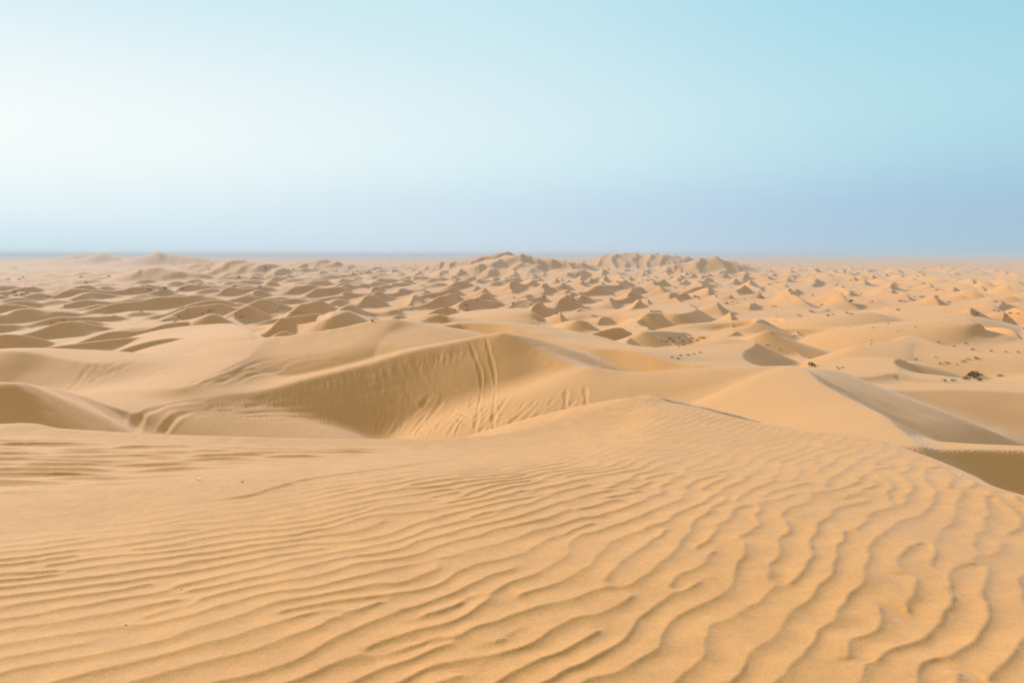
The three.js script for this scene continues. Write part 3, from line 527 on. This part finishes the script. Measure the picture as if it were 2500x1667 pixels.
const ones = ['', 'first', 'second', 'third', 'fourth', 'fifth', 'sixth', 'seventh', 'eighth', 'ninth', 'tenth', 'eleventh', 'twelfth', 'thirteenth', 'fourteenth', 'fifteenth', 'sixteenth', 'seventeenth', 'eighteenth', 'nineteenth', 'twentieth'];
const nth = (n) => n <= 20 ? ones[n] : n < 30 ? 'twenty-' + ones[n - 20] : n === 30 ? 'thirtieth' : 'thirty-' + ones[n - 30];
for (const [label, group, w, l] of clusters) {                    // counted from the left as one sees them
  const pts = []; for (let i = 0; i < l.length; i += 2) pts.push([l[i], l[i + 1]]);
  pts.sort((a, b) => a[0] - b[0]).forEach(([a, b], i) => shrub(a, b, w * (0.75 + 0.5 * rs()), label + ', ' + nth(i + 1) + ' from the left', group));
}

// ---------------------------------------------------------------- small things lying on the near sand
function stone(seed, sx, sy, sz) { const g = new THREE.IcosahedronGeometry(1, 2), p = g.attributes.position, r = mulberry(seed), o = r() * 50; for (let i = 0; i < p.count; i++) { const v = new THREE.Vector3().fromBufferAttribute(p, i), k = 1 + 0.28 * vnoise(v.x * 1.7 + o, v.y * 1.7 + v.z * 1.3); p.setXYZ(i, v.x * k * sx, v.y * k * sy, v.z * k * sz); } g.computeVertexNormals(); return g; }
const chalk = new THREE.MeshStandardMaterial({ name: 'chalky_white', color: new THREE.Color().setRGB(0.82, 0.81, 0.78), roughness: 0.6 });
[[208, 1619, 0.0042, 'white pebble nearest the bottom edge of the rippled sand'], [370, 1510, 0.004, 'white pebble on a ripple crest low in the rippled sand'], [443, 1377, 0.0045, 'white pebble halfway up the rippled sand'], [635, 1257, 0.004, 'white pebble highest on the rippled sand near its lip'], [2398, 1186, 0.006, 'white pebble on the right rim of the near dune']].forEach(([a, b, w, label], i) => {
  const p = sight(a, b, 2); if (!p) return; const o = new THREE.Mesh(stone(70 + i, w * 1.5, w * 1.2, w * 1.3), chalk); o.name = numbered('white_pebble'); o.position.set(p[0], p[2] + w * 0.6, -p[1]); o.userData = { label, category: 'pebble' }; o.castShadow = o.receiveShadow = true; scene.add(o);
});
{ // a curled white scrap with a pointed end
  const p = sight(447, 1198, 2), sh = new THREE.Shape(); sh.moveTo(-0.022, -0.003); sh.quadraticCurveTo(-0.008, 0.009, 0.009, 0.008); sh.quadraticCurveTo(0.02, 0.007, 0.021, 0.0); sh.quadraticCurveTo(0.012, -0.008, -0.004, -0.007); sh.quadraticCurveTo(-0.014, -0.007, -0.022, -0.003);
  const g = new THREE.ExtrudeGeometry(sh, { depth: 0.003, bevelEnabled: true, bevelSize: 0.0012, bevelThickness: 0.0012, bevelSegments: 2, curveSegments: 10 }); g.rotateX(-Math.PI / 2); const q = g.attributes.position; for (let i = 0; i < q.count; i++) q.setY(i, q.getY(i) + 14 * q.getX(i) * q.getX(i) + 0.25 * Math.max(0, q.getX(i)) + 20 * q.getZ(i) * q.getZ(i)); g.computeVertexNormals();
  const o = new THREE.Mesh(g, chalk); o.name = 'white_scrap'; o.position.set(p[0], p[2] + 0.004, -p[1]); o.rotation.y = 0.35; o.userData = { label: 'curled white scrap lying on the smooth shelf above the ripples', category: 'scrap' }; o.castShadow = o.receiveShadow = true; scene.add(o);
}
{ // a short dark twig
  const p = sight(559, 1204, 2), c = new THREE.CatmullRomCurve3([new THREE.Vector3(-0.009, 0.002, 0), new THREE.Vector3(-0.002, 0.005, 0.002), new THREE.Vector3(0.005, 0.0045, 0.001), new THREE.Vector3(0.010, 0.007, -0.001)]);
  const g = new THREE.TubeGeometry(c, 10, 0.0034, 7); const q = g.attributes.position; for (let i = 0; i < q.count; i++) { const k = 1 + 0.2 * vnoise(q.getX(i) * 400, q.getZ(i) * 400); q.setY(i, q.getY(i) * k); } g.computeVertexNormals();
  const o = new THREE.Mesh(g, new THREE.MeshStandardMaterial({ name: 'dark_bark', color: new THREE.Color().setRGB(0.08, 0.05, 0.02), roughness: 0.9 })); o.name = 'dark_twig'; o.position.set(p[0], p[2], -p[1]); o.rotation.y = 0.5; o.userData = { label: 'short dark twig beside the lip of the rippled sand', category: 'twig' }; o.castShadow = o.receiveShadow = true; scene.add(o);
}

renderer.render(scene, camera);
